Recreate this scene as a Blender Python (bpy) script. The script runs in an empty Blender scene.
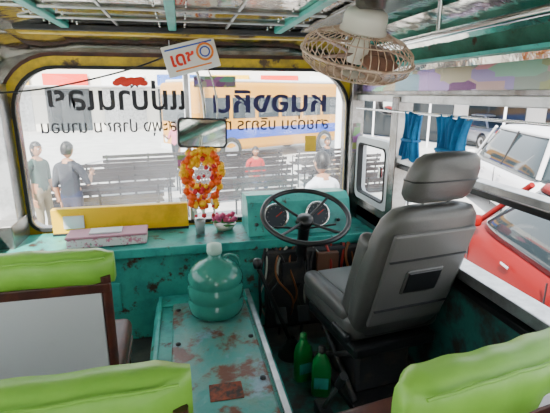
import bpy, bmesh, math, random
from mathutils import Vector, Matrix
random.seed(3)
S=bpy.context.scene
C=S.collection
R=math.radians

# ---------------------------------------------------------------- materials
def nodes(name):
    m=bpy.data.materials.new(name); m.use_nodes=True
    return m,m.node_tree.nodes,m.node_tree.links
def M(name,col,rough=.5,metal=0,col2=None,scale=6,lo=.45,hi=.6,bump=0,bscale=40,col3=None,lo3=.62,hi3=.7,scale3=14,trans=0,emit=0,coat=0,col4=None,lo4=.6,hi4=.68,scale4=9):
    m,N,L=nodes(name); b=N['Principled BSDF']
    b.inputs['Base Color'].default_value=(*col,1)
    b.inputs['Roughness'].default_value=rough
    b.inputs['Metallic'].default_value=metal
    if trans: b.inputs['Transmission Weight'].default_value=trans
    if coat: b.inputs['Coat Weight'].default_value=coat
    tc=N.new('ShaderNodeTexCoord')
    last=None
    def layer(c,scale,lo,hi,prev,offs=0):
        n=N.new('ShaderNodeTexNoise'); n.inputs['Scale'].default_value=scale; n.inputs['Detail'].default_value=7; n.inputs['Roughness'].default_value=.65
        mp=N.new('ShaderNodeMapping'); mp.inputs['Location'].default_value=(offs,offs*.7,offs*.3)
        L.new(tc.outputs['Object'],mp.inputs[0]); L.new(mp.outputs[0],n.inputs['Vector'])
        r=N.new('ShaderNodeMapRange'); r.inputs[1].default_value=lo; r.inputs[2].default_value=hi
        L.new(n.outputs['Fac'],r.inputs[0])
        x=N.new('ShaderNodeMix'); x.data_type='RGBA'
        L.new(r.outputs[0],x.inputs[0])
        if prev is None: x.inputs[6].default_value=(*col,1)
        else: L.new(prev,x.inputs[6])
        x.inputs[7].default_value=(*c,1)
        return x.outputs[2]
    if col2: last=layer(col2,scale,lo,hi,None)
    if col4: last=layer(col4,scale4,lo4,hi4,last,7.3)
    if col3: last=layer(col3,scale3,lo3,hi3,last)
    if last is not None: L.new(last,b.inputs['Base Color'])
    if bump:
        n=N.new('ShaderNodeTexNoise'); n.inputs['Scale'].default_value=bscale; n.inputs['Detail'].default_value=4
        L.new(tc.outputs['Object'],n.inputs['Vector'])
        k=N.new('ShaderNodeBump'); k.inputs['Strength'].default_value=bump; k.inputs['Distance'].default_value=.01
        L.new(n.outputs['Fac'],k.inputs['Height']); L.new(k.outputs[0],b.inputs['Normal'])
    return m
def glassmat(name,tint=(1,1,1),gloss=.05,dirt_haze=.05,dscale=6):
    m,N,L=nodes(name); N.remove(N['Principled BSDF']); out=N['Material Output']
    t=N.new('ShaderNodeBsdfTransparent'); t.inputs[0].default_value=(*tint,1)
    g=N.new('ShaderNodeBsdfGlossy'); g.inputs['Roughness'].default_value=.03
    d=N.new('ShaderNodeBsdfTranslucent'); d.inputs[0].default_value=(.95,.95,.95,1)  # whitish layer: dirt film plus a bright haze put into the pane
    tc=N.new('ShaderNodeTexCoord'); n=N.new('ShaderNodeTexNoise'); n.inputs['Scale'].default_value=dscale; n.inputs['Detail'].default_value=5
    L.new(tc.outputs['Object'],n.inputs['Vector'])
    r=N.new('ShaderNodeMapRange'); r.inputs[1].default_value=.4; r.inputs[2].default_value=.75; r.inputs[3].default_value=dirt_haze*.5; r.inputs[4].default_value=dirt_haze*4
    L.new(n.outputs['Fac'],r.inputs[0])
    a=N.new('ShaderNodeMixShader'); a.inputs[0].default_value=gloss; L.new(t.outputs[0],a.inputs[1]); L.new(g.outputs[0],a.inputs[2])
    b=N.new('ShaderNodeMixShader'); L.new(r.outputs[0],b.inputs[0]); L.new(a.outputs[0],b.inputs[1]); L.new(d.outputs[0],b.inputs[2])
    L.new(b.outputs[0],out.inputs[0]); return m
def stickermat(name,scale=9,rough=.35,metal=.4,sat=1.0,stretch=(1,1,1),val=.5):
    m,N,L=nodes(name); b=N['Principled BSDF']
    tc=N.new('ShaderNodeTexCoord'); mp=N.new('ShaderNodeMapping'); mp.inputs['Scale'].default_value=stretch
    v=N.new('ShaderNodeTexVoronoi'); v.inputs['Scale'].default_value=scale; v.distance='CHEBYCHEV'
    L.new(tc.outputs['Object'],mp.inputs[0]); L.new(mp.outputs[0],v.inputs['Vector'])
    h=N.new('ShaderNodeHueSaturation'); h.inputs['Saturation'].default_value=sat; h.inputs['Value'].default_value=val
    L.new(v.outputs['Color'],h.inputs['Color']); L.new(h.outputs[0],b.inputs['Base Color'])
    b.inputs['Roughness'].default_value=rough; b.inputs['Metallic'].default_value=metal; return m

m_teal=M('teal_paint',(.04,.38,.31),.42,0,(.018,.19,.17),4,.42,.64,.3,30,(.055,.03,.018),.56,.63,10)
m_teal_clean=M('teal_paint_clean',(.045,.44,.37),.4,0,(.02,.22,.2),5,.4,.7,.15,30,(.06,.04,.03),.60,.67,16)
m_teal_d=M('grimy_teal_floorplate',(.018,.13,.115),.6,0,(.03,.025,.02),6,.42,.58,.3,25)
m_lid=M('worn_lid_paint',(.06,.27,.24),.38,0,(.14,.25,.20),5,.42,.6,.4,25,(.14,.04,.015),.51,.59,6,col4=(.20,.30,.36),lo4=.54,hi4=.64,scale4=5)
m_rust=M('rusty_patch',(.25,.05,.015),.7,0,(.03,.02,.015),30,.4,.6,.4,40)
m_yellow=M('yellow_paint',(.85,.50,.003),.45,0,(.6,.35,.005),5,.5,.7)
m_olive=M('worn_yellow_trim',(.72,.48,.01),.45,0,(.30,.20,.03),6,.42,.64,.2,30,(.10,.06,.03),.58,.64,5)
m_dark=M('dark_grime',(.022,.022,.024),.6,.1,(.06,.045,.035),8,.5,.65,.4,25)
m_floor=M('floor_grime',(.04,.034,.03),.75,0,(.09,.075,.06),5,.45,.65,.4,20)
m_black=M('black_plastic',(.01,.01,.011),.35)
m_rubber=M('black_rubber',(.015,.015,.015),.7)
m_chrome=M('chrome',(.8,.8,.8),.15,1)
m_alu=M('aluminium',(.55,.55,.55),.35,.9,(.28,.28,.28),8,.45,.7)
m_steel=M('polished_ceiling_sheet',(.72,.69,.62),.07,.97,(.45,.40,.33),5,.42,.65,.22,11,(.16,.46,.43),.55,.63,3)  # brown and teal patches paint coloured reflections into the metal's base colour
m_steel_d=M('dull_sheet',(.32,.31,.30),.26,.85,(.12,.10,.085),6,.42,.68,.2,12)
m_grey=M('grey_vinyl',(.080,.077,.072),.36,0,(.055,.052,.049),4,.4,.7,.12,120)
m_grey2=M('grey_vinyl_panel',(.108,.104,.098),.42,0,None,bump=.08,bscale=120)
m_green=M('lime_vinyl',(.27,.57,.07),.38,0,(.20,.47,.05),3,.4,.7,.12,14)
m_white=M('white_panel',(.62,.64,.66),.35,0,(.5,.5,.5),2,.5,.8)
m_brown=M('brown_wood',(.10,.028,.015),.4,0,(.05,.016,.012),10,.4,.6)
m_stick=stickermat('sticker_band',6,.25,.7,.6,(1,.8,2.5),.45)
m_stick2=stickermat('poster_print',14,.4,0,.7,(1,1,1.6))
m_glass=glassmat('windscreen_glass',(.98,.99,.99),.04,.022,2.2)
m_glass2=glassmat('side_glass',(.95,.96,.96),.04,.008)
m_cream=M('cream_enamel',(.68,.64,.54),.35,.1,(.45,.38,.28),9,.58,.75)
m_cage=M('pale_rusted_wire',(.62,.46,.34),.4,.3,(.36,.20,.12),20,.45,.65)
m_curt=M('blue_curtain',(.01,.20,.45),.8,0,(.005,.12,.30),8,.4,.6,.2,40)

# ---------------------------------------------------------------- mesh helpers
def add(name,me,mat,parent=None,loc=(0,0,0),rot=(0,0,0),smooth=False):
    o=bpy.data.objects.new(name,me); C.objects.link(o)
    if parent: o.parent=parent
    o.location=loc; o.rotation_euler=rot
    if mat is not None and len(me.materials)==0: me.materials.append(mat)
    if smooth:
        for p in me.polygons: p.use_smooth=True
    return o
def grp(name,loc=(0,0,0),rz=0,rot=None):
    e=bpy.data.objects.new(name,None); C.objects.link(e); e.empty_display_size=.1
    e.location=loc; e.rotation_euler=rot if rot else (0,0,rz); return e
def fin(name,bm):
    me=bpy.data.meshes.new(name); bmesh.ops.recalc_face_normals(bm,faces=bm.faces[:]); bm.to_mesh(me); bm.free(); return me
def box(name,size,loc,mat,parent=None,rot=(0,0,0),bev=.006,seg=2,smooth=False):
    bm=bmesh.new(); bmesh.ops.create_cube(bm,size=1)
    for v in bm.verts: v.co=Vector((v.co.x*size[0],v.co.y*size[1],v.co.z*size[2]))
    if bev>0:
        bmesh.ops.bevel(bm,geom=bm.edges[:],offset=min(bev,min(size)*.49),segments=seg,profile=.5,affect='EDGES')
    return add(name,fin(name,bm),mat,parent,loc,rot,smooth)
def bx(name,a,b,mat,parent=None,bev=.006,seg=2):
    return box(name,[abs(b[i]-a[i]) for i in range(3)],[(a[i]+b[i])/2 for i in range(3)],mat,parent,(0,0,0),bev,seg)
def pad(name,size,loc,mat,parent=None,rot=(0,0,0),bev=.05):
    return box(name,size,loc,mat,parent,rot,bev,5,True)
def lathe(name,prof,mat,parent=None,loc=(0,0,0),rot=(0,0,0),n=32,smooth=True):
    bm=bmesh.new(); rings=[]
    for r,z in prof:
        if r<1e-5: rings.append([bm.verts.new((0,0,z))])
        else: rings.append([bm.verts.new((r*math.cos(2*math.pi*i/n),r*math.sin(2*math.pi*i/n),z)) for i in range(n)])
    for a,b in zip(rings,rings[1:]):
        for i in range(n):
            j=(i+1)%n
            if len(a)==1 and len(b)==1: continue
            if len(a)==1: bm.faces.new((a[0],b[i],b[j]))
            elif len(b)==1: bm.faces.new((a[i],a[j],b[0]))
            else: bm.faces.new((a[i],a[j],b[j],b[i]))
    return add(name,fin(name,bm),mat,parent,loc,rot,smooth)
def ring(cx,cy,z,w,d,n=36,e=4.0):
    o=[]
    for i in range(n):
        t=2*math.pi*i/n; c,s=math.cos(t),math.sin(t)
        o.append((cx+w/2*math.copysign(abs(c)**(2/e),c),cy+d/2*math.copysign(abs(s)**(2/e),s),z))
    return o
def loft(name,rings,mat,parent=None,loc=(0,0,0),rot=(0,0,0),smooth=True,cap=True,closed=False):
    bm=bmesh.new(); V=[[bm.verts.new(p) for p in r] for r in rings]; n=len(V[0])
    prs=list(zip(V,V[1:]))
    if closed: prs.append((V[-1],V[0]))
    for a,b in prs:
        for i in range(n):
            j=(i+1)%n; bm.faces.new((a[i],a[j],b[j],b[i]))
    if cap and not closed:
        bm.faces.new(V[0][::-1]); bm.faces.new(V[-1])
    return add(name,fin(name,bm),mat,parent,loc,rot,smooth)
def tube(name,pts,r,mat,parent=None,cyclic=False,smooth=False,loc=(0,0,0),rot=(0,0,0),res=3):
    cu=bpy.data.curves.new(name,'CURVE'); cu.dimensions='3D'; cu.bevel_depth=r; cu.bevel_resolution=res; cu.use_fill_caps=True
    if smooth:
        sp=cu.splines.new('NURBS'); sp.points.add(len(pts)-1)
        for p,q in zip(sp.points,pts): p.co=(*q,1)
        sp.order_u=min(4,len(pts)); sp.use_endpoint_u=True; sp.resolution_u=6
    else:
        sp=cu.splines.new('POLY'); sp.points.add(len(pts)-1)
        for p,q in zip(sp.points,pts): p.co=(*q,1)
    sp.use_cyclic_u=cyclic
    t=bpy.data.objects.new('tmp',cu); C.objects.link(t)
    bpy.context.view_layer.update()
    dg=bpy.context.evaluated_depsgraph_get()
    me=bpy.data.meshes.new_from_object(t.evaluated_get(dg)); bpy.data.objects.remove(t)
    me.materials.clear()
    return add(name,me,mat,parent,loc,rot,True)
def torus(name,Rr,r,mat,parent=None,loc=(0,0,0),rot=(0,0,0),n=48,k=10):
    rs=[]
    for i in range(n):
        a=2*math.pi*i/n
        rs.append([((Rr+r*math.cos(2*math.pi*j/k))*math.cos(a),(Rr+r*math.cos(2*math.pi*j/k))*math.sin(a),r*math.sin(2*math.pi*j/k)) for j in range(k)])
    return loft(name,rs,mat,parent,loc,rot,True,False,True)
def blobs(name,pts,rad,mat,parent=None,jit=.3,sub=1,sc=(1,1,1)):
    bm=bmesh.new()
    for p in pts:
        r=rad*(1+random.uniform(-jit,jit))
        mt=Matrix.Translation(p)@Matrix.Diagonal((r*sc[0],r*sc[1],r*sc[2],1))
        bmesh.ops.create_icosphere(bm,subdivisions=sub,radius=1,matrix=mt)
    return add(name,fin(name,bm),mat,parent,smooth=True)
def poly_prism(name,outline,axis,a,b,mat,parent=None,loc=(0,0,0),rot=(0,0,0),hole=None):
    def P(p,t):
        return {'y':(p[0],t,p[1]),'x':(t,p[0],p[1]),'z':(p[0],p[1],t)}[axis]
    bm=bmesh.new()
    A=[bm.verts.new(P(p,a)) for p in outline]; B=[bm.verts.new(P(p,b)) for p in outline]
    n=len(outline)
    for i in range(n):
        j=(i+1)%n; bm.faces.new((A[i],A[j],B[j],B[i]))
    if hole is None:
        bm.faces.new(A); bm.faces.new(B)
    else:
        HA=[bm.verts.new(P(p,a)) for p in hole]; HB=[bm.verts.new(P(p,b)) for p in hole]
        for i in range(n):
            j=(i+1)%n
            bm.faces.new((HA[i],HA[j],HB[j],HB[i])); bm.faces.new((A[i],A[j],HA[j],HA[i])); bm.faces.new((B[i],B[j],HB[j],HB[i]))
    return add(name,fin(name,bm),mat,parent,loc,rot)
def rrect(x0,x1,z0,z1,rt,rb,k=8):
    o=[]
    for cx,cz,r,a0 in ((x1-rt,z1-rt,rt,0),(x0+rt,z1-rt,rt,90),(x0+rb,z0+rb,rb,180),(x1-rb,z0+rb,rb,270)):
        for i in range(k+1):
            a=R(a0+90*i/k); o.append((cx+r*math.cos(a),cz+r*math.sin(a)))
    return o
def text(name,body,size,mat,parent,loc,rot,width=None,ext=.001,bold=.003,height=None):
    cu=bpy.data.curves.new(name,'FONT'); cu.body=body; cu.size=size; cu.extrude=ext; cu.align_x='CENTER'; cu.align_y='CENTER'; cu.offset=bold
    t=bpy.data.objects.new('tmp',cu); C.objects.link(t); bpy.context.view_layer.update()
    me=bpy.data.meshes.new_from_object(t.evaluated_get(bpy.context.evaluated_depsgraph_get())); bpy.data.objects.remove(t)
    me.materials.clear()
    if width and len(me.vertices):
        xs=[v.co.x for v in me.vertices]; w=max(xs)-min(xs); c=(max(xs)+min(xs))/2
        for v in me.vertices: v.co.x=(v.co.x-c)*width/w
    return add(name,me,mat,parent,loc,rot)

# ---------------------------------------------------------------- camera / light
cam=bpy.data.cameras.new('camera'); co=bpy.data.objects.new('camera',cam); C.objects.link(co)
cam.sensor_width=36; cam.lens=430/550*36; cam.clip_start=.02
co.location=(0,0,1.45); co.rotation_euler=(R(90-14.8),0,R(-12.06)); S.camera=co
w=bpy.data.worlds.new('sky'); S.world=w; w.use_nodes=True
wn=w.node_tree.nodes; wl=w.node_tree.links; bg=wn['Background']
tc=wn.new('ShaderNodeTexCoord'); sx=wn.new('ShaderNodeSeparateXYZ'); cr=wn.new('ShaderNodeValToRGB')
wl.new(tc.outputs['Generated'],sx.inputs[0]); wl.new(sx.outputs['Z'],cr.inputs[0]); wl.new(cr.outputs[0],bg.inputs[0])
cr.color_ramp.elements[0].position=0; cr.color_ramp.elements[0].color=(1,1,1,1)
cr.color_ramp.elements[1].position=.8; cr.color_ramp.elements[1].color=(.72,.86,1,1)
bg.inputs[1].default_value=4.2
sun=bpy.data.lights.new('sun','SUN'); so=bpy.data.objects.new('sun',sun); C.objects.link(so); sun.energy=24; sun.angle=R(1.5); sun.color=(1,.96,.88)
so.rotation_euler=(R(38),R(-28),0)

XL,XR,YF,YB,ZC=-1.10,1.20,2.92,-2.4,1.77
# ---------------------------------------------------------------- shell
bx('floor',(XL-.05,YB,-.08),(XR+.05,YF,0),m_floor,bev=0)
prof=[(XL,1.50),(XL+.03,1.60),(XL+.12,1.69),(XL+.28,1.745),(XL+.5,ZC),(XR-.5,ZC),(XR-.28,1.745),(XR-.12,1.69),(XR-.03,1.60),(XR,1.50)]
outer=[(x+(-.05 if x<0 else .05)*(1 if abs(x-.05)>.9 else 0),z+.06) for x,z in prof]
def strip_prism(name,inner,outer,y0,y1,mat,drop=0):
    rs=[]
    for y,d in ((y0,0),(y1,drop)):
        rs.append([(x,y,z-d*max(0,(z-1.45)/.32)) for x,z in inner]+[(x,y,z) for x,z in outer[::-1]])
    return loft(name,rs,mat,smooth=False)
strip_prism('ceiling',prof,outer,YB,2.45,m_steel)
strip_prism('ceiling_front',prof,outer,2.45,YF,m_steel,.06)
WX0,WX1,WZ0,WZ1=-.97,1.13,.60,1.60
k=8; hole=rrect(WX0,WX1,WZ0,WZ1,.26,.08,k)
def surround(hole,X0,X1,Z0,Z1,k=8):
    oo=[]
    for i,(x,z) in enumerate(hole):
        q=i//(k+1); t=(i%(k+1))/k
        if q==0: p=(X1,hole[0][1]+(Z1-hole[0][1])*2*t) if t<=.5 else (X1-(X1-hole[k][0])*(2*t-1),Z1)
        elif q==1: p=(hole[9][0]+(X0-hole[9][0])*2*t,Z1) if t<=.5 else (X0,Z1-(Z1-hole[17][1])*(2*t-1))
        elif q==2: p=(X0,hole[18][1]+(Z0-hole[18][1])*2*t) if t<=.5 else (X0+(hole[26][0]-X0)*(2*t-1),Z0)
        else: p=(hole[27][0]+(X1-hole[27][0])*2*t,Z0) if t<=.5 else (X1,Z0+(hole[35][1]-Z0)*(2*t-1))
        oo.append(p)
    return oo
poly_prism('wall_front',surround(hole,XL-.05,XR+.05,-.08,1.86),'y',YF,YF+.06,m_steel_d,None,hole=hole)
wf=grp('windscreen',(0.06,YF,1.1))
def off(h,d):
    o=[]; n=len(h)
    for i in range(n):
        a=Vector(h[i-1]); b=Vector(h[(i+1)%n]); t=(b-a).normalized(); nrm=Vector((t.y,-t.x))
        o.append((h[i][0]+nrm.x*d,h[i][1]+nrm.y*d))
    return o
def loc2(h): return [(x-.06,z-1.1) for x,z in h]
poly_prism('yellow_surround',loc2(off(hole,.06)),'y',-.05,-.001,m_olive,wf,hole=loc2(hole))
poly_prism('brown_surround',loc2(off(hole,.085)),'y',-.03,-.001,m_brown,wf,hole=loc2(off(hole,.06)))
poly_prism('rubber_seal',loc2(off(hole,.006)),'y',-.065,-.045,m_rubber,wf,hole=loc2(off(hole,-.014)))
bx('centre_post',(-.035,-.04,-.5),(-.005,.03,.5),m_alu,wf)
poly_prism('pane',loc2(off(hole,-.005)),'y',.02,.026,m_glass,wf)
m_ink=M('black_lettering',(.008,.008,.015),.5); m_blue=M('blue_lettering',(.01,.01,.10),.5); m_red=M('red_sticker',(.75,.03,.005),.5)
RT=(R(90),0,R(180))
text('lettering_big_l','แม่บ้านเลย',.205,m_ink,wf,(-.44,.012,.31),RT,.82,.001,.0045)
text('lettering_big_r','หนองหิน',.195,m_blue,wf,(.54,.012,.285),RT,.78,.001,.0045)
text('lettering_small_l','วังสะพุง ปากชม นาบอน',.11,m_ink,wf,(-.45,.012,.14),RT,.92,.001,.001)
text('lettering_small_r','สายด่วน บริการ ทำดี',.11,m_ink,wf,(.53,.012,.14),RT,.84,.001,.001)
blobs('heart_sticker',[(-.37+.018*i,.012,.42+.012*math.sin(i*2.1)) for i in range(-4,6)],.028,m_red,wf,.3,2,(1.2,.12,.8))
bx('poster_strip',(.03,.0,.385),(.30,.006,.455),m_stick2,wf,bev=0)
bx('sticker_yellow',(.78,.0,-.05),(.86,.006,.06),m_yellow,wf,bev=0)
bx('tax_disc',(-.10,.0,-.14),(-.03,.006,-.05),m_stick2,wf,bev=0)
# right wall
bx('wall_right',(XR,YB,-.08),(XR+.05,YF,.68),m_teal_d,bev=0)
bx('wall_right_upper',(XR,YB,1.43),(XR+.05,YF,1.58),m_steel_d,bev=0)
tr=grp('window_1',(XR,1.0,1.0))
def T(name,y0,y1,z0,z1,x0=-.03,x1=.04,mat=m_alu): return bx(name,(x0,y0-1,z0-1),(x1,y1-1,z1-1),mat,tr,.004)
T('sill',-2.4,2.27,.66,.71,-.05,.05); T('sill_lip',-2.4,2.27,.60,.63,-.04,.0,m_black)
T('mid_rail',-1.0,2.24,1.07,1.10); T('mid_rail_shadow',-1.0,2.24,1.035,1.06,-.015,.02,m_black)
T('head_rail',-2.4,2.9,1.40,1.44); T('post_1',2.21,2.29,.66,1.43,-.04,.05,m_steel_d); T('post_2',.22,.30,.66,1.43); T('post_3',-1.08,-1.0,.66,1.43)
T('slider_post',1.02,1.05,1.10,1.40)
T('pane_b',-1.0,.22,.7,1.41,.01,.014,m_glass2)
tr2=grp('window_2',(XR,2.55,1.0))
bx('lower_panel',(0,-.3,-.4),(.05,.3,-.24),m_steel_d,tr2)
poly_prism('frame',rrect(-.25,.24,-.25,.17,.05,.05),'x',-.03,.03,m_white,tr2,hole=rrect(-.21,.20,-.21,.13,.04,.04))
poly_prism('seal',rrect(-.21,.20,-.21,.13,.04,.04),'x',-.035,.0,m_rubber,tr2,hole=rrect(-.2,.19,-.2,.12,.035,.035))
bx('pane',(.0,-.21,-.21),(.005,.2,.13),m_glass2,tr2,0)
bx('latch',(-.05,-.18,-.05),(-.03,-.15,.02),m_chrome,tr2)
bx('pillar_right',(XR-.07,2.80,0),(XR+.02,YF-.055,1.6),m_steel_d)
bx('notice_label',(XR-.055,2.796,1.05),(XR-.005,2.80,1.25),m_stick2,bev=0)
bx('trim_1',(XR-.02,-1.5,1.46),(XR-.004,2.75,1.56),m_stick,bev=.002)
bx('trim_8',(XR-.10,-1.5,1.585),(XR-.03,2.8,1.60),m_teal_clean,bev=.002)
# left wall
bx('wall_left',(XL-.05,YB,-.08),(XL,YF,.68),m_teal,bev=0)
bx('wall_left_upper',(XL-.05,YB,1.43),(XL,YF,1.58),m_steel_d,bev=0)
lw=grp('window_3',(XL,1.0,1.0))
for i,(y0,y1) in enumerate(((2.74,2.9),(1.5,1.56),(.2,.26),(-1.1,-1.04))): bx(f'post_{i}',(-.05,y0-1,-.34),(.11 if i==0 else .03,y1-1,.5),m_alu,lw)
bx('sill',(-.05,-3.4,-.34),(.04,1.9,-.29),m_alu,lw); bx('pane',(-.03,-3,-.3),(-.026,1.8,.42),m_glass2,lw,0)
bx('wall_rear',(XL,YB-.05,0),(-.35,YB,1.75),m_steel_d,bev=0); bx('wall_rear_side',(.45,YB-.05,0),(XR,YB,1.75),m_steel_d,bev=0)
# ceiling trims and beams
def rail(name,x,y0,y1,z,wd=.04,mat=m_teal_clean,h=.02): return bx(name,(x-wd/2,y0,z-h),(x+wd/2,y1,z),mat)
rail('trim_2',.52,YB,2.39,ZC); rail('trim_3',-.02,YB,2.39,ZC); rail('trim_4',-.52,YB,2.39,ZC)
rail('trim_9',.25,YB,2.39,ZC,.012,m_alu,.006); rail('trim_10',-.28,YB,2.39,ZC,.012,m_alu,.006)
bx('trim_5',(XL+.35,2.40,ZC-.04),(XR-.35,2.47,ZC-.002),m_olive)
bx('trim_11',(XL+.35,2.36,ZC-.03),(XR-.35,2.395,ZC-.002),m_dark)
for i,y in enumerate((2.12,1.86,1.52,1.15,.8)):
    bx('trim_%d'%(12+i),(XL+.45,y,ZC-.012),(XR-.45,y+.025,ZC-.002),m_alu)
rv=grp('ceiling_rivets',(0,1.7,ZC-.004))
pts=[(x,y-1.7,0) for x in (-.58,-.46,-.08,.04,.46,.58,.66) for y in [.9+.09*i for i in range(17)]]
blobs('rivets',pts,.005,m_chrome,rv,0,1)
hr=grp('ceiling_handrail',(.86,.8,1.64))
tube('bar',[(0,-2.5,0),(0,1.5,0)],.013,m_chrome,hr)
for i,y in enumerate((-1.6,-.4,.6,1.45)): tube(f'bracket_{i}',[(0,y,0),(0,y,.115)],.008,m_chrome,hr)
tube('ceiling_cable',[(-1.05,2.4,1.45),(-.8,2.5,1.44),(-.45,2.6,1.52),(-.1,2.62,1.62),(0.0,2.6,1.69)],.005,m_black,None,smooth=True)
bx('roof_hatch_panel',(.62,1.3,1.752),(.82,2.3,1.766),m_steel_d)

# ---------------------------------------------------------------- dashboard
db=grp('dashboard',(0.05,2.68,0))
bx('front_panel',(-1.14,-.23,0),(1.14,-.19,.56),m_teal,db)
bx('shelf_top',(-1.14,-.25,.555),(1.14,.17,.585),m_teal,db,.01)
bx('shelf_lip',(-1.14,-.262,.535),(1.14,-.245,.59),m_teal_clean,db,.005)
bx('side_block',(-1.14,-.1,.0),(-1.02,.17,.72),m_steel_d,db)
bx('yellow_band',(-.87,.10,.585),(-.04,.15,.755),m_yellow,db)
bx('black_strip',(-.87,.09,.585),(-.04,.10,.60),m_black,db,.002)
bx('white_notice',(-.80,.085,.63),(-.68,.10,.71),m_white,db,.002)
bx('round_boss',(-.6,-.24,.2),(-.45,-.228,.38),m_teal_clean,db)
for i in range(4):
    lathe(f'knob_{i}',[(0,0),(.012,0),(.012,.02),(0,.022)],m_black,db,(.05+.06*i,-.262,.5),(R(90),0,0),16)
ip=grp('instrument_panel',(.70,2.60,.588))
poly_prism('housing',[(-.10,0),(-.04,.20),(.02,.235),(.20,.22),(.22,0)],'x',-.33,.34,m_teal_clean,ip)
pr=(R(73),0,0)
m_dial=M('dial_face',(.02,.03,.04),.5); m_dial2=M('dial_mark',(.35,.35,.32),.4)
for nme,x,r in (('left',-.155,.076),('right',.115,.076)):
    g=(x,-.075,.115)
    lathe(f'bezel_{nme}',[(r-.008,.0),(r-.008,.018),(r,.022),(r+.006,.012),(r+.008,0)],m_chrome,ip,g,pr)
    lathe(f'dial_{nme}',[(0,.012),(r-.008,.012)],m_dial,ip,g,pr)
    e=grp(f'marks_{nme}',g,rot=pr); e.parent=ip
    for a in range(0,300,30):
        an=R(a-60); box(f'tick_{a}',(.009,.0022,.002),((r-.02)*math.cos(an),(r-.02)*math.sin(an),.015),m_dial2,e,(0,0,an),0)
    box('needle',(.05,.004,.002),(.018,.012,.018),m_red,e,(0,0,R(35)),0)
for i,x in enumerate((-.28,-.02,.02,.25)): lathe(f'switch_{i}',[(0,.0),(.012,0),(.01,.03),(0,.032)],m_black,ip,(x,-.08,.07),pr,16)
m_floral=M('floral_print',(.75,.72,.70),.6,0,(.62,.18,.28),22,.52,.58,0,40,(.15,.35,.2),.62,.66,30)
tb=grp('storage_box',(-.46,2.58,.588),R(2))
bx('body',(-.22,-.08,0),(.22,.08,.055),m_floral,tb,.01); bx('lid',(-.225,-.085,.055),(.225,.085,.07),M('mauve_lid',(.5,.22,.28),.5),tb,.006)
bx('paper',(-.1,-.05,.07),(.08,.05,.08),m_white,tb,.002)
fl=grp('dashboard_flowers',(.24,2.70,.588))
m_pink=M('pink_petals',(.75,.10,.25),.6); m_leaf=M('leaf',(.05,.22,.05),.6)
lathe('bowl',[(0,0),(.05,0),(.075,.04),(.07,.04),(.045,.01),(0,.01)],m_cream,fl)
blobs('petals',[(random.uniform(-.07,.07),random.uniform(-.05,.05),random.uniform(.05,.10)) for _ in range(34)],.017,m_pink,fl)
blobs('leaves',[(random.uniform(-.07,.07),random.uniform(-.06,.06),random.uniform(.035,.07)) for _ in range(16)],.018,m_leaf,fl,sc=(1.4,1,.4))
cp=grp('tea_glass',(.08,2.64,.588)); lathe('glass',[(0,0),(.028,0),(.034,.09),(.031,.09),(.026,.008),(0,.008)],M('frosted_plastic',(.5,.6,.6),.2,trans=.5),cp)

# ---------------------------------------------------------------- engine cover
ec=grp('engine_cover',(.08,1.7,0))
rs=[]
for z,wd,dp in ((0,.60,1.44),(.24,.57,1.42),(.285,.55,1.40),(.30,.52,1.37)):
    rs.append(ring(0,.0,z,wd,dp,48,14))
loft('body',rs,m_teal,ec,smooth=False)
pad('lid',(.40,1.20,.03),(.02,-.06,.305),m_lid,ec,bev=.012)
bx('rust_plate',(-.03,-.30,.318),(.10,-.20,.324),m_rust,ec,.003)
bx('trim_strip_r',(.235,-.68,.298),(.262,.66,.312),m_alu,ec,.003)
bx('trim_strip_l',(-.262,-.68,.298),(-.24,.66,.312),m_teal_clean,ec,.003)
bx('cross_strip',(-.24,.53,.298),(.24,.555,.312),m_teal_clean,ec,.003)
for i,(x,y) in enumerate(((-.15,.45),(.19,.45),(-.15,-.2),(.19,-.2),(.19,.12),(-.15,.12))):
    lathe(f'bolt_{i}',[(.012,.0),(.012,.008),(0,.01)],m_dark,ec,(x,y,.318),n=12)

m_jug=M('jug_plastic',(.07,.40,.31),.15,0,(.045,.31,.24),4,.4,.6,trans=.3)
wj=grp('water_jug',(.13,2.11,.322)); wj.scale=(1,1,.97)
lathe('body',[(0,.004),(.11,0),(.138,.012),(.145,.04),(.145,.075),(.138,.085),(.138,.095),(.145,.105),(.145,.16),(.138,.17),(.138,.18),(.145,.19),(.143,.22),(.12,.262),(.08,.29),(.045,.305),(.034,.32),(.034,.345),(0,.345)],m_jug,wj,n=48)
lathe('cap',[(.0,.34),(.037,.335),(.04,.35),(.037,.385),(.0,.39)],M('pale_cap',(.45,.65,.56),.4),wj)
tube('handle',[(.045,0,.31),(.09,0,.34),(.135,0,.30),(.13,0,.25)],.009,m_jug,wj,smooth=True)

# ---------------------------------------------------------------- steering wheel, levers, pedals
sw=grp('steering_wheel',(.655,2.24,.785),rot=(R(22),0,R(-4)))
torus('rim',.243,.0145,m_black,sw,n=64,k=12)
lathe('hub',[(0,.0),(.045,-.01),(.05,-.03),(.04,-.06),(.0,-.06)],m_black,sw,(0,0,-.01))
for i in range(4):
    a=R(45+90*i); tube(f'spoke_{i}',[(.03*math.cos(a),.03*math.sin(a),-.035),(.13*math.cos(a),.13*math.sin(a),-.03),(.241*math.cos(a),.241*math.sin(a),0)],.008,m_black,sw,smooth=True)
tube('shaft',[(0,0,-.05),(0,0,-.42)],.022,m_dark,sw); tube('sleeve',[(0,0,-.09),(0,0,-.3)],.034,m_black,sw)
tube('stalk',[(0,0,-.10),(-.18,-.02,-.06)],.006,m_black,sw); tube('stalk_r',[(0,0,-.10),(.18,-.02,-.06)],.006,m_black,sw)
gl=grp('gear_lever',(.54,2.08,0))
lathe('boot',[(.08,0),(.075,.02),(.05,.05),(.052,.06),(.03,.09),(.032,.1),(.018,.12)],m_rubber,gl)
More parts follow.
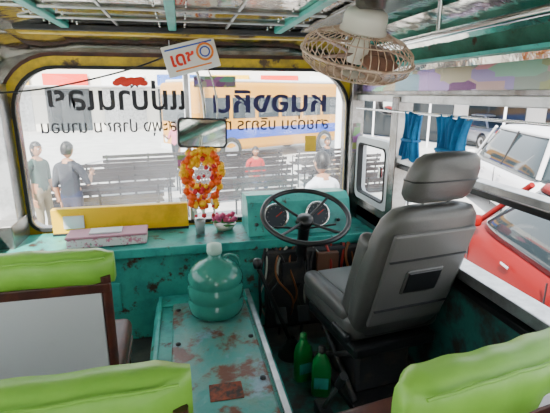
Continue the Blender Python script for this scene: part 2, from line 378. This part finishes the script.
tube('stick',[(0,0,.08),(-.05,0,.22),(-.18,.03,.54)],.012,m_black,gl,smooth=True)
lathe('knob',[(0,-.02),(.02,-.015),(.026,.01),(.02,.035),(0,.042)],m_black,gl,(-.185,.03,.56))
hb=grp('handbrake_lever',(.56,1.52,.014))
bx('bracket',(-.03,-.08,0),(.03,.1,.07),m_dark,hb); tube('arm',[(0,.05,.05),(0,-.05,.2),(0,-.12,.30)],.011,m_steel_d,hb); tube('grip',[(0,-.12,.30),(0,-.17,.38)],.017,m_black,hb)
for i,x in enumerate((.52,.66,.80)):
    p=grp('foot_pedal' ,(x,2.26,0)); box('plate',(.07,.015,.10),(0,0,.16),m_rubber,p,(R(-35),0,0),.004); tube('arm',[(0,.005,.15),(0,.05,.012)],.008,m_dark,p)
mw=[m_black,M('red_wire',(.4,.03,.02),.4),M('brown_wire',(.25,.08,.02),.4),m_dark,M('white_wire',(.4,.4,.35),.4)]
cl=grp('wiring',(.70,-.28,0)); cl.parent=db
for i in range(26):
    x=random.uniform(-.3,.3); pts=[(x,.01,.54)]
    for z in (.42,.3,.18): pts.append((x+random.uniform(-.1,.1),random.uniform(-.06,.02),z+random.uniform(-.05,.05)))
    pts.append((x+random.uniform(-.1,.1),.03,.02)); tube(f'wire_{i}',pts,random.choice((.004,.006,.009)),mw[i%5],cl,smooth=True,res=1)
bx('relay_box',(-.2,-.03,.3),(-.05,.03,.45),m_dark,cl); bx('pedal_box',(-.3,-.01,.0),(.36,.04,.53),m_dark,cl,.02)
bx('fuse_box',(.02,-.04,.36),(.16,.02,.5),M('brown_plastic',(.16,.07,.04),.5),cl)
bx('floor_mat',(.42,1.0,0.0),(1.1,2.22,.012),m_teal_d)
m_bot=M('green_bottle',(.005,.22,.04),.3)
for i,(x,y,rz) in enumerate(((.545,1.86,.2),(.60,1.73,-.3))):
    b=grp('oil_bottle',(x,y,.014),rz)
    loft('body',[ring(0,0,z,wd,dp,28,3.2) for z,wd,dp in ((0,.085,.055),(.008,.095,.062),(.15,.095,.062),(.19,.08,.056),(.215,.04,.036),(.235,.034,.034))],m_bot,b)
    lathe('cap',[(.018,.233),(.018,.262),(0,.264)],m_black if i else m_bot,b,n=16)
    bx('label',(-.035,-.034,.05),(.035,-.03,.11),m_teal_clean,b,.002)

# ---------------------------------------------------------------- driver seat
ds=grp('driver_seat',(.875,1.82,.012),R(8))
bx('base_plate',(-.2,-.25,0),(.22,.25,.03),m_dark,ds)
for x in (-.18,.19):
    for s in (1,-1): tube(f'scissor_{x}_{s}',[(x,-.2*s,.04),(x,.2*s,.30)],.014,m_dark,ds)
bx('suspension_box',(-.15,-.15,.03),(.15,.15,.26),m_dark,ds,.02)
bx('pan',(-.22,-.24,.29),(.22,.26,.35),m_black,ds,.015)
pad('cushion',(.50,.52,.14),(0,.03,.43),m_grey,ds,bev=.055)
pad('cushion_centre',(.34,.44,.03),(0,.05,.498),m_grey2,ds,bev=.014)
for s in (-1,1): pad(f'bolster_{s}',(.09,.46,.09),(s*.21,.04,.485),m_grey,ds,bev=.04)
def by(z): return -.185-(z-.42)*.34
back=[]
for z,wd,dp in ((.38,.36,.05),(.40,.42,.11),(.46,.465,.135),(.56,.485,.14),(.68,.49,.14),(.80,.48,.135),(.91,.455,.13),(.975,.415,.12),(1.015,.345,.10),(1.028,.24,.05)):
    back.append(ring(0,by(z),z,wd,dp,44,3.6))
loft('backrest',back,m_grey,ds)
def rearp(name,x0,x1,z0,z1,t,mat,bev=.01,rr=.02):
    zc=(z0+z1)/2; return box(name,(x1-x0,.02,(z1-z0)*1.05),((x0+x1)/2,by(zc)-.068-t,zc),mat,ds,(R(18.8),0,0),bev,3)
rearp('rear_panel',-.19,.19,.47,.93,-.004,m_grey2,.009)
rearp('rear_pocket_frame',-.085,.095,.635,.755,.004,m_grey,.008)
rearp('rear_pocket',-.075,.085,.645,.745,.008,m_black,.004)
for z in (.56,.81): rearp(f'seam_{z}',-.185,.185,z-.002,z+.002,.0055,m_black,.001)
for s in (-1,1):
    pad(f'side_bolster_{s}',(.07,.10,.44),(s*.205,by(.68)+.055,.68),m_grey,ds,(R(18.8),0,0),.034)
    tube(f'headrest_post_{s}',[(s*.06,by(.97),.95),(s*.06,by(1.08)+.0,1.09)],.008,m_chrome,ds)
pad('side_lever',(.03,.14,.04),(-.25,-.16,.40),m_black,ds,bev=.012)
hd=[]
for z,wd,dp in ((1.04,.20,.05),(1.048,.25,.09),(1.073,.285,.11),(1.12,.295,.115),(1.17,.285,.11),(1.208,.255,.095),(1.228,.21,.07),(1.234,.15,.03)):
    hd.append(ring(0,by(z)+.01,z,wd,dp,44,3.4))
loft('headrest',hd,m_grey,ds)
tube('headrest_piping',[(x,by(1.13)+.01+y*1.01,z) for x,y,z in ring(0,0,1.13,.297,.117,44,3.4)],.003,m_black,ds,cyclic=True)

# ---------------------------------------------------------------- passenger seats
def pseat(x0,x1,y,rz=0,top=.88,sk=.09):
    g=grp('passenger_seat',((x0+x1)/2,y,0),rz); h=(x1-x0)/2
    bx('back_panel',(-h+.03,-.030,.36),(h-.03,-.018,top-.10),m_white,g,.004)
    pad('backrest_pad',(2*h-.02,.06,top-.44),(0,.03,(top+.36)/2),m_brown,g,bev=.025)
    rs=[]
    N=44
    for i in range(N+1):
        x=-h-.012+(2*h+.024)*i/N
        e=min(1,min(i,N-i)/3)**.5 if 0<i<N else .45
        wv=.0022*math.sin(i*.9)+.003*math.sin(i*.29)
        r=[]
        pf=[(-.044,-sk),(-.048,-.05),(-.045,-.02),(-.03,.01),(0,.02),(.04,.015),(.06,-.01),(.07,-.05),(.068,-sk)]
        for a,b in pf: r.append((x,.015+(a)*e*1.0+wv*.8,top-.015+(b if b<0 else b*e)*1.0+wv*(1 if b<-.08 else .5)-(.012*(1-e))))
        rs.append(r)
    loft('top_cover',rs,m_green,g)
    tube('cover_piping',[(-h-.01+(2*h+.02)*i/N,-.034,top-.012+.0015*math.sin(i*.9)) for i in range(1,N)],.004,m_green,g)
    for s in (-1,1):
        tube(f'frame_{s}',[(s*(h-.015),-.015,0),(s*(h-.015),-.015,top-.08)],.017,m_brown,g)
        tube(f'leg_{s}',[(s*(h-.03),.40,0),(s*(h-.03),.40,.36)],.016,m_brown,g)
    bx('frame_rail',(-h,-.035,top-sk-.045),(h,.0,top-sk-.01),m_brown,g,.004)
    bx('frame_low',(-h,-.035,.34),(h,-.0,.37),m_brown,g,.004)
    bx('seat_frame',(-h,0,.34),(h,.42,.37),m_brown,g,.004)
    pad('seat_cushion',(2*h,.42,.09),(0,.24,.41),m_brown,g,bev=.035)
pseat(-1.07,-.265,1.44,R(1),.935); pseat(-1.07,-.02,.78,R(3),.89); pseat(.42,1.13,.72,R(9),.885,.12)

# ---------------------------------------------------------------- rear-view mirror + garland
m_mirror=M('mirror_glass',(.75,.8,.75),.04,1)
rm=grp('rear_view_mirror',(.12,2.66,1.215),rot=(R(-6),R(3),R(8)))
poly_prism('shell',rrect(-.15,.15,-.09,.09,.03,.03),'y',-.01,.025,m_black,rm)
poly_prism('glass',rrect(-.138,.138,-.078,.078,.024,.024),'y',-.013,-.009,m_mirror,rm)
tube('arm',[(.02,.02,.05),(.03,.05,.2),(.0,.10,.36),(-.03,.13,.44)],.009,m_chrome,rm,smooth=True)
tube('loop_arm',[(.02,.02,-.05),(.12,.06,.0),(.14,.08,.2),(.06,.12,.40)],.005,m_chrome,rm,smooth=True)
gd=grp('flower_garland',(.105,2.60,1.125)); gd.scale=(1.15,1.15,1.25)
m_mar=M('marigold_yellow',(.95,.50,.005),.6); m_org=M('marigold_orange',(.80,.10,.002),.6); m_wf=M('jasmine_white',(.8,.78,.65),.6); m_ros=M('rose_red',(.6,.02,.03),.6)
A=[];B=[];W=[];Rr=[]
for kx,(hw,hh) in enumerate(((.085,.26),(.06,.20),(.10,.17))):
    for i in range(44):
        t=2*math.pi*i/44; x=hw*math.sin(t)*(1-.25*math.cos(t)); z=-hh/2+hh/2*math.cos(t)
        p=(x+random.uniform(-.006,.006),-.02*kx+random.uniform(-.012,.012),z); (A,B)[(kx+i//5)%2].append(p)
for x in (-.045,.0,.05):
    for i in range(7): (W if i%3 else Rr).append((x+random.uniform(-.004,.004),-.03,-.23-.015*i))
    for i in range(10): (A if i%2 else B).append((x*1.2+random.uniform(-.014,.014),-.03+random.uniform(-.012,.012),-.25+random.uniform(-.03,.03)))
for i in range(26): A.append((random.uniform(-.07,.07),random.uniform(-.03,.0),random.uniform(-.07,0)))
for i in range(14): Rr.append((random.uniform(-.05,.06),-.045,random.uniform(-.2,-.02)))
blobs('marigolds',A,.017,m_mar,gd); blobs('orange_marigolds',B,.017,m_org,gd); blobs('jasmine',W,.011,m_wf,gd); blobs('roses',Rr,.012,m_ros,gd)
tube('string',[(0,0,.0),(.01,.01,.06)],.002,m_wf,gd)

m_sw=M('sign_white',(.85,.85,.83),.4); m_or=M('orange_print',(.9,.25,.02),.5); m_bl=M('blue_print',(.02,.08,.5),.5)
hs=grp('hanging_sign',(.07,2.52,1.64),rot=(R(-6),R(-14),0))
bx('board',(-.145,-.006,-.082),(.145,.006,.082),m_sw,hs,.004)
text('print','เดช',.10,m_red,hs,(-.045,-.008,.0),(R(90),0,0),.13)
torus('ring_print',.042,.006,m_or,hs,(.08,-.008,.01),(R(90),0,0)); torus('ring_print_2',.025,.004,m_bl,hs,(.08,-.008,.01),(R(90),0,0))
bx('line_print',(-.13,-.008,.055),(.13,-.006,.063),m_bl,hs,0); bx('line_print_low',(-.1,-.008,-.06),(.1,-.006,-.052),m_or,hs,0)
for s in (-1,1): tube(f'string_{s}',[(s*.1,0,.07),(s*.09,0,.11)],.002,m_white,hs)

# ---------------------------------------------------------------- ceiling fan
fn=grp('ceiling_fan',(.595,1.45,1.575),rot=(R(20),R(4),0))
Rf=.19
for i in range(44):
    a=2*math.pi*i/44; c,s=math.cos(a),math.sin(a)
    pts=[(r*c,r*s,z) for r,z in ((.045,.075),(.10,.072),(.15,.055),(.182,.03),(Rf,.0),(.182,-.03),(.15,-.052),(.10,-.065),(.04,-.068))]
    tube(f'wire_{i}',pts,.0018,m_cage,fn,res=1)
torus('rim',Rf+.001,.005,m_cage,fn)
for r,z in ((.15,.055),(.10,.072),(.15,-.052),(.10,-.065)): torus(f'hoop_{r}_{z}',r,.0025,m_cage,fn,(0,0,z),k=6)
lathe('front_badge',[(0,-.075),(.04,-.072),(.045,-.066),(0,-.06)],m_cream,fn)
lathe('motor',[(0,.150),(.045,.148),(.066,.138),(.072,.12),(.072,.09),(.078,.085),(.078,.075),(.05,.066),(0,.066)],m_cream,fn)
m_blade=M('blade_brown',(.30,.14,.09),.4)
for i in range(4):
    a=2*math.pi*i/4+.4
    rs=[]
    for r,wd,tw in ((.03,.03,35),(.07,.07,30),(.12,.09,24),(.155,.075,20),(.168,.04,18)):
        rr=[]
        for q in range(8):
            u=wd/2*math.cos(q*math.pi/4); t=.002*math.sin(q*math.pi/4)
            yy=u*math.cos(R(tw)); zz=u*math.sin(R(tw))+t
            rr.append((r*math.cos(a)-yy*math.sin(a),r*math.sin(a)+yy*math.cos(a),zz))
        rs.append(rr)
    loft(f'blade_{i}',rs,m_blade,fn)
lathe('hub',[(0,-.03),(.03,-.025),(.035,.02),(.02,.07),(0,.07)],m_cream,fn)
e=grp('mount',(0,0,.19),rot=(R(-20),R(-4),0)); e.parent=fn
lathe('plate',[(0,0.01),(.075,0.01),(.075,-.012),(.05,-.02),(.045,-.05),(0,-.05)],m_steel_d,e)

# ---------------------------------------------------------------- curtains
def curtain(y,wd,z0,z1,ph):
    g=grp('window_curtain',(XR-.06,y,z1))
    nx,nz=48,10; bm=bmesh.new(); V=[]
    for j in range(nz+1):
        t=j/nz; row=[]
        ww=wd*(1-.35*math.sin(math.pi*min(1,t*1.15))) 
        for i in range(nx+1):
            u=i/nx; row.append(bm.verts.new((.02*math.sin(u*34+ph)*(.6+.4*t)+.006*math.sin(u*9+t*4),(u-.5)*ww,-(z1-z0)*t-.01*math.sin(u*20))))
        V.append(row)
    for j in range(nz):
        for i in range(nx): bm.faces.new((V[j][i],V[j][i+1],V[j+1][i+1],V[j+1][i]))
    o=add('cloth',fin('cloth',bm),m_curt,g,smooth=True); md=o.modifiers.new('s','SOLIDIFY'); md.thickness=.003
    bx('tie_band',(-.028,-wd*.36,-(z1-z0)*.62),(.028,wd*.36,-(z1-z0)*.55),m_curt,g,.01)
curtain(2.02,.17,1.12,1.35,0); curtain(1.68,.24,1.10,1.35,1.3)
tube('curtain_rod',[(XR-.06,-1.2,1.352),(XR-.06,2.74,1.352)],.006,m_chrome)

dm=grp('door_mirror',(1.50,2.98,1.38),R(18))
loft('shell',[[(x,y,z) for x,z in [(wd*p[0],hh*p[1]) for p in [(math.cos(t*math.pi/12),math.sin(t*math.pi/12)) for t in range(24)]]] for y,wd,hh in ((-.02,.10,.075),(0,.115,.09),(.05,.10,.08),(.075,.05,.04))],m_black,dm)
loft('glass',[[(wd*math.cos(t*math.pi/12),y,hh*math.sin(t*math.pi/12)) for t in range(24)] for y,wd,hh in ((-.024,.095,.07),(-.021,.1,.073))],m_mirror,dm)
tube('arm',[(0,.04,.05),(-.1,.05,.15),(-.24,.0,.13)],.01,m_black,dm,smooth=True)

# ================================================================= OUTSIDE  (ground is 0.9 m below the bus floor)
G=-.9
m_pave=M('pavement',(.55,.54,.52),.8,0,(.42,.41,.40),1.5,.4,.65,.2,8)
bx('ground',(-40,-20,G-.2),(60,70,G),m_pave,bev=0)
m_iron=M('dark_iron',(.015,.015,.017),.5,.3); m_slat=M('dark_slats',(.015,.010,.010),.7)
def bench(x,y,rz,Lh=1.1,cnt=1):
    g=grp('station_bench',(x,y,G),rz)
    for i,(yy,z) in enumerate(((-.2,.44),(-.08,.43),(.04,.43),(.16,.44))): bx(f'seat_slat_{i}',(-Lh,yy-.045,z-.02),(Lh,yy+.045,z+.01),m_slat,g)
    for i,z in enumerate((.56,.68,.80)): bx(f'back_slat_{i}',(-Lh,.21+.04*i,z-.04),(Lh,.235+.04*i,z+.04),m_slat,g)
    for i,xx in enumerate((-Lh+.1,0,Lh-.1)):
        tube(f'leg_{i}',[(xx,-.2,0),(xx,-.2,.42),(xx,.2,.42),(xx,.3,.85)],.02,m_iron,g); tube(f'rear_leg_{i}',[(xx,.2,.42),(xx,.24,0)],.02,m_iron,g)
        tube(f'arm_{i}',[(xx,-.2,.42),(xx,-.2,.62),(xx,.22,.62)],.015,m_iron,g)
for y in (8.0,9.2,10.4,11.8):
    for x in (-1.5,1.0,3.5):
        bench(x+(y-8)*.15,y,R(180+8))
# people -----------------------------------------------------------------
m_skin=M('skin',(.36,.17,.09),.5); m_hair=M('black_hair',(.012,.01,.01),.5); m_shoe=M('shoes',(.03,.025,.02),.5); m_eye=M('eye_white',(.8,.8,.8),.3); m_lip=M('lips',(.35,.10,.08),.5)
def skinmesh(name,V,E,rad,mats,emat,parent,sub=2):
    me=bpy.data.meshes.new(name); me.from_pydata(V,E,[])
    o=bpy.data.objects.new(name,me); C.objects.link(o)
    sk=o.modifiers.new('k','SKIN'); sk.use_smooth_shade=True
    for i,r in enumerate(rad):
        me.skin_vertices[0].data[i].radius=r if isinstance(r,tuple) else (r,r)
    me.skin_vertices[0].data[0].use_root=True
    ss=o.modifiers.new('s','SUBSURF'); ss.levels=sub; ss.render_levels=sub
    bpy.context.view_layer.update()
    m2=bpy.data.meshes.new_from_object(o.evaluated_get(bpy.context.evaluated_depsgraph_get())); bpy.data.objects.remove(o)
    m2.materials.clear()
    for m in mats: m2.materials.append(m)
    VV=[Vector(v) for v in V]
    for p in m2.polygons:
        p.use_smooth=True; c=p.center; best=9;bi=0
        for ei,(a,b) in enumerate(E):
            A_,B_=VV[a],VV[b]; d=B_-A_; t=max(0,min(1,(c-A_).dot(d)/max(d.length_squared,1e-9))); dist=(A_+d*t-c).length
            if dist<best: best=dist;bi=ei
        p.material_index=emat[bi]
    return add(name,m2,None,parent)
def person(name,loc,rz,shirt,pants,H=1.66,pose='stand',arm=0,skirt=False,longhair=False):
    s=H/1.70; g=grp(name,loc,rz)
    sit=pose=='sit'; dz=-.42 if sit else 0
    J={'pel':(0,0,.95),'ab':(0,.0,1.08),'ch':(0,.01,1.26),'nb':(0,.015,1.40),'nt':(0,-.005,1.50)}
    for n,q in (('L',1),('R',-1)):
        J['sh'+n]=(q*.165,.01,1.37); J['el'+n]=(q*.215,.03,1.09); J['wr'+n]=(q*.22,-.06,.86)
        if arm and n=='R': J['elR']=(-.24,-.05,1.12); J['wrR']=(-.16,-.26,1.22)
        if sit: J['elL']=(.21,-.02,1.1);J['wr'+n]=(q*.12,-.25,1.0)
        J['hp'+n]=(q*.085,0,.90); J['kn'+n]=(q*.095,-.03,.50); J['an'+n]=(q*.10,.02,.09); J['to'+n]=(q*.115,-.14,.035)
        if pose=='walk': J['kn'+n]=(q*.09,-.10*q-.04,.50); J['an'+n]=(q*.09,-.22*q+.02,.09+(.03 if q<0 else 0)); J['to'+n]=(q*.1,-.22*q-.14,.035)
        if sit: J['kn'+n]=(q*.11,-.42,.92); J['an'+n]=(q*.11,-.40,.51); J['to'+n]=(q*.12,-.56,.46)
    keys=list(J); idx={k_:i for i,k_ in enumerate(keys)}
    rad={'pel':(.15,.105),'ab':(.135,.10),'ch':(.16,.11),'nb':(.075,.065),'nt':.052}
    for n in 'LR': rad.update({'sh'+n:.062,'el'+n:.042,'wr'+n:.028,'hp'+n:.088,'kn'+n:.058,'an'+n:.04,'to'+n:(.04,.03)})
    E=[('pel','ab',0),('ab','ch',0),('ch','nb',0),('nb','nt',2)]
    for n in 'LR': E+=[('nb','sh'+n,0),('sh'+n,'el'+n,0),('el'+n,'wr'+n,2),('pel','hp'+n,1),('hp'+n,'kn'+n,1),('kn'+n,'an'+n,1),('an'+n,'to'+n,3)]
    V=[tuple(c*s for c in (J[k_][0],J[k_][1],J[k_][2]+dz)) for k_ in keys]
    rr=[tuple(q*s for q in (rad[k_] if isinstance(rad[k_],tuple) else (rad[k_],)*2)) for k_ in keys]
    skinmesh('body',V,[(idx[a],idx[b]) for a,b,_ in E],rr,[shirt,pants,m_skin,m_shoe],[e[2] for e in E],g)
    for n,q in (('L',1),('R',-1)):
        wv=Vector(J['wr'+n])*s+Vector((0,0,dz*s)); ev=Vector(J['el'+n])*s+Vector((0,0,dz*s)); d=(wv-ev).normalized()
        side=Vector((0,-1,0)); side=(side-d*side.dot(d)).normalized(); nr=d.cross(side)
        hv=[tuple(wv),tuple(wv+d*.05)]; he=[(0,1)]; hr_=[.02,(.02,.02)]
        for f,(o_,ln) in enumerate(((.028,.068),(.010,.076),(-.010,.070),(-.028,.056))):
            r0=wv+d*.085+side*o_; a=len(hv); hv+=[tuple(r0),tuple(r0+d*ln*.5+nr*.006*q),tuple(r0+d*ln*.9+nr*.022*q)]; he+=[(1,a),(a,a+1),(a+1,a+2)]; hr_+=[.0105,.009,.007]
        a=len(hv); hv+=[tuple(wv+d*.04+side*.035),tuple(wv+d*.075+side*.058)]; he+=[(1,a),(a,a+1)]; hr_+=[.011,.008]
        skinmesh(f'hand_{n}',hv,he,hr_,[m_skin],[0]*len(he),g,1)
    hz=(1.60+dz)*s
    h=grp('head',(0,-.02*s,hz)); h.parent=g
    bm=bmesh.new(); bmesh.ops.create_uvsphere(bm,u_segments=24,v_segments=18,radius=1)
    for v in bm.verts:
        x,y,z=v.co; 
        if z<0: x*=1+.28*z; y*=1+.12*z
        if y<0: y*=.92
        v.co=Vector((x*.074,y*.092,z*.112))*s
    add('skull',fin('skull',bm),m_skin,h,smooth=True)
    lathe('nose',[(.015*s,0),(.012*s,.015*s),(.004*s,.034*s),(0,.036*s)],m_skin,h,(0,-.092*s,-.024*s),(R(25),0,0),12)
    for q in (-1,1):
        blobs(f'eye_{q}',[(q*.03*s,-.078*s,.006*s)],.0125*s,m_eye,h,0,2,(1.2,.6,.7)); blobs(f'pupil_{q}',[(q*.03*s,-.086*s,.006*s)],.006*s,m_hair,h,0,2,(1,.5,1))
        bx(f'brow_{q}',(q*.03*s-.014,-.087*s,.024*s),(q*.03*s+.014,-.078*s,.030*s),m_hair,h,.002)
        blobs(f'ear_{q}',[(q*.074*s,.006*s,-.005*s)],.026*s,m_skin,h,0,2,(.35,.7,1.1))
    blobs('mouth',[(0,-.076*s,-.052*s)],.02*s,m_lip,h,0,2,(1.1,.35,.3))
    bm=bmesh.new(); bmesh.ops.create_uvsphere(bm,u_segments=24,v_segments=18,radius=1)
    for v in bm.verts:
        x,y,z=v.co; lim=(.42 if y<-.25 else -.15 if y<.2 else (-1 if longhair else -.5))
        if z<lim: z=lim; 
        v.co=Vector((x*.081,y*.098+.006,z*.120*(1.6 if (longhair and z<0) else 1)+.004))*s
    add('hair',fin('hair',bm),m_hair,h,smooth=True)
    return g
c_blue=M('denim',(.015,.02,.05),.8); c_kh=M('khaki_cloth',(.2,.16,.1),.8); c_dk=M('dark_shirt',(.015,.017,.025),.8); c_wh=M('white_shirt',(.6,.62,.68),.8); c_red=M('red_shirt',(.35,.01,.01),.8); c_gr=M('dark_green_shirt',(.02,.05,.04),.8); c_pk=M('pink_shirt',(.5,.12,.2),.8)
person('standing_man',(-1.55,6.3,G),R(160),c_dk,c_blue,1.70,'walk',1)
person('woman_in_dark_green',(-2.15,7.0,G),R(60),c_gr,c_kh,1.64,'stand',0,longhair=True)
person('man_in_white_shirt',(1.43,4.30,G),R(200),c_wh,c_kh,1.74,'stand',1)
person('seated_woman',(1.55,9.32,G),R(8),c_red,c_blue,1.6,'sit',longhair=True)
person('seated_man',(3.6,10.5,G),R(8),c_dk,c_kh,1.66,'sit')
person('woman_with_bag',(-.2,12.9,G),R(-40),c_pk,c_dk,1.58,'walk',1,longhair=True)

# vehicles ----------------------------------------------------------------
m_cg=M('car_glass',(.02,.03,.035),.06,0); m_tyre=M('tyre',(.02,.02,.02),.8); m_rim=M('wheel_alloy',(.5,.5,.52),.3,.9); m_lamp=M('headlamp',(.8,.82,.85),.08,.3,coat=1); m_tail=M('tail_lamp',(.5,.01,.01),.2,coat=1)
def wheel(nm,g,loc,r=.31,wd=.2,s=1):
    lathe(nm+'_tyre',[(r*.62,-wd/2),(r*.93,-wd/2),(r,-wd*.32),(r,wd*.32),(r*.93,wd/2),(r*.62,wd/2)],m_tyre,g,loc,(0,R(90),0))
    lathe(nm+'_rim',[(0,wd*.30),(r*.2,wd*.34),(r*.55,wd*.36),(r*.62,wd/2),(r*.64,-wd/2),(0,-wd/2)],m_rim,g,loc,(0,R(90*s),0),24)
def car(name,loc,rz,paint,L=4.4,W=1.72,H=1.46,suv=False):
    g=grp(name,loc,rz); zb=.92 if not suv else 1.05
    st=[(L/2,.34,.52,.60),(L/2-.06,.25,.66,.72),(L/2-.35,.2,zb-.20,.82),(L/2-.9,.2,zb-.09,.86),(L/2-1.25,.2,zb,.86),(0,.2,zb+.02,.86),(-L/2+.9,.2,zb+.03,.86),(-L/2+.3,.22,zb+(.02 if suv else -.01),.84),(-L/2+.05,.28,zb-.1,.76),(-L/2,.38,zb-.25,.66)]
    rs=[]
    for y,z0,z1,hw in st:
        hw*=W/1.72; rr=[]
        for i in range(32):
            t=2*math.pi*i/32; c,s_=math.cos(t),math.sin(t); e=4.5
            xx=hw*math.copysign(abs(c)**(2/e),c); zz=(z0+z1)/2+(z1-z0)/2*math.copysign(abs(s_)**(2/e),s_)
            if zz>(z0+z1)/2: xx*=1-.07*((zz-(z0+z1)/2)/(z1-z0)*2)**2
            rr.append((xx,y,zz))
        rs.append(rr)
    loft('body',rs,paint,g)
    yr=-L/2+(.15 if suv else .55); yf=L/2-1.15; yrt=-L/2+(.3 if suv else 1.15); yft=yf-.75
    def rg(z,y0,y1,w_): return ring(0,(y0+y1)/2,z,w_,y1-y0,40,7)
    loft('glasshouse',[rg(zb-.06,yr,yf,W*.88),rg(zb+.02,yr+.03,yf-.05,W*.87),rg(H-.07,yrt,yft,W*.70)],m_cg,g)
    loft('roof',[rg(H-.085,yrt-.03,yft+.04,W*.715),rg(H-.04,yrt,yft,W*.70),rg(H-.01,yrt+.1,yft-.12,W*.6),rg(H,yrt+.3,yft-.3,W*.4)],paint,g)
    for s_ in (-1,1):
        xb,xt=s_*W*.428,s_*W*.343
        tube(f'a_pillar_{s_}',[(xb*.97,yf-.12,zb),(xt,yft,H-.06)],.028,paint,g); tube(f'b_pillar_{s_}',[(xb+.0*s_,(yf+yr)/2-.05,zb),(xt+.012*s_,(yft+yrt)/2,H-.06)],.026,m_black,g)
        tube(f'c_pillar_{s_}',[(xb*.97,yr+.12,zb),(xt,yrt,H-.06)],.04,paint,g)
        for i,y in enumerate((L/2-.82,-L/2+.82)):
            lathe(f'arch_{s_}_{i}',[(0,0),(.37,0),(.37,.02),(0,.02)],m_black,g,(s_*(W/2-.02),y,.33),(0,R(90*s_),0),28)
            wheel(f'wheel_{s_}_{i}',g,(s_*(W/2-.07),y,.31),s=s_)
        blobs(f'headlamp_{s_}',[(s_*W*.37,L/2-.16,zb-.28)],.13,m_lamp,g,0,3,(1.0,1.2,.6))
        blobs(f'tail_lamp_{s_}',[(s_*W*.38,-L/2+.06,zb-.18)],.11,m_tail,g,0,3,(.9,.6,1.1))
        pad(f'door_mirror_{s_}',(.18,.10,.12),(s_*(W/2+.03),yf-.32,zb+.05),paint,g,bev=.04)
        for y in (.05,-.85): pad(f'handle_{s_}_{y}',(.02,.14,.025),(s_*(W/2+.003),y,zb-.16),m_chrome,g,bev=.008)
        for y in ((yf+yr)/2-.05,yf-.22): bx(f'door_gap_{s_}_{y:.1f}',(s_*(W/2-.01),y-.004,.28),(s_*(W/2+.001),y+.004,zb-.05),m_black,g,0)
    pad('grille',(.8,.04,.12),(0,L/2-.015,.55),m_black,g,bev=.015); pad('bumper',(W*.86,.14,.16),(0,L/2-.03,.38),paint,g,bev=.05); pad('rear_bumper',(W*.86,.14,.2),(0,-L/2+.03,.42),paint,g,bev=.05)
    pad('number_plate',(.36,.02,.12),(0,L/2+.04,.40),m_white,g,bev=.005)
    return g
m_rcar=M('red_car_paint',(.16,.0006,.0004),.5)
m_rcar.node_tree.nodes['Principled BSDF'].inputs['Specular IOR Level'].default_value=.2
car('red_car',(3.52,2.75,G),R(-14),m_rcar,4.4,1.72,1.62,True)
car('white_car',(6.75,7.2,G),R(-20),M('white_car_paint',(.6,.6,.62),.25),4.6,1.8,1.75,True)
car('silver_car',(13.5,17.6,G),R(-5),M('silver_paint',(.3,.32,.35),.3,.5))
pb=grp('parked_bus',(3.1,17.0,G),R(-62))
m_by=M('bus_yellow',(.55,.24,.002),.45); m_bb=M('bus_blue',(.005,.05,.4),.45)
pad('body',(2.4,7.4,2.3),(0,0,1.55),m_by,pb,bev=.15); bx('blue_stripe',(-1.215,-3.6,.8),(1.215,3.6,1.15),m_bb,pb,.01); bx('white_roof',(-1.1,-3.5,2.69),(1.1,3.5,2.8),m_white,pb,.05)
for s_ in (-1,1):
    for i in range(6): bx(f'side_glass_{s_}_{i}',(s_*1.19,-3.3+1.1*i,1.5),(s_*1.212,-2.35+1.1*i,2.2),m_cg,pb,.004)
    for i,y in enumerate((-2.3,2.3)): wheel(f'wheel_{s_}_{i}',pb,(s_*1.1,y,.45),.45,.28,s_)
    blobs(f'lamp_{s_}',[(s_*.85,-3.7,.75)],.12,m_lamp,pb,0,2,(1,.3,1)); blobs(f'lamp_r_{s_}',[(s_*.85,3.7,.75)],.12,m_tail,pb,0,2,(1,.3,1))
for y in (-3.71,3.71): bx(f'windscreen_{y}',(-1.0,y-.01,1.4),(1.0,y+.01,2.3),m_cg,pb,.004)
bx('bumper',(-1.15,-3.78,.4),(1.15,-3.66,.6),m_white,pb)

m_wall=M('shop_wall',(.75,.72,.65),.8); m_roof=M('canopy_roof',(.5,.5,.5),.6); m_col=M('canopy_column',(.7,.7,.72),.6); m_cb=M('blue_board',(.02,.10,.4),.5)
st=grp('station_building',(0,30,G))
bx('wall',(-16,0,0),(16,.4,5),m_wall,st,0)
for i in range(9):
    bx(f'shutter_{i}',(-15+3.4*i,-.05,0),(-12.4+3.4*i,.02,2.6),m_alu if i%2 else m_cg,st,.01); bx(f'sign_{i}',(-15+3.4*i,-.2,2.8),(-12.4+3.4*i,-.1,3.5),(m_cb,m_yellow,m_red,m_sw)[i%4],st,.01)
bx('awning',(-16,-2,2.7),(16,0,2.78),m_roof,st,.01)
sh=grp('shop_row',(15,12,G),R(-70))
bx('wall',(-14,0,0),(14,.4,5.5),m_wall,sh,0)
for i in range(8):
    bx(f'opening_{i}',(-13+3.4*i,-.05,0),(-10.4+3.4*i,.02,2.4),m_cg,sh,.01); bx(f'sign_{i}',(-13.2+3.4*i,-.3,2.6),(-10.2+3.4*i,-.15,3.4),(m_sw,m_yellow,m_cb,m_sw,m_red)[i%5],sh,.01)
    tube(f'post_{i}',[(-13.4+3.4*i,-2.2,0),(-13.4+3.4*i,-2.2,2.5)],.05,m_col,sh)
bx('awning',(-14,-2.4,2.45),(14,0,2.52),m_cb,sh,.01)
for i,x in enumerate((-4.5,0.2,5)):
    c=grp('platform_column',(x,13.5,G)); lathe('shaft',[(.14,0),(.14,.3),(.10,.32),(.10,4.2),(0,4.2)],m_col,c,n=20); box('base',(.4,.4,.1),(0,0,.05),m_pave,c)
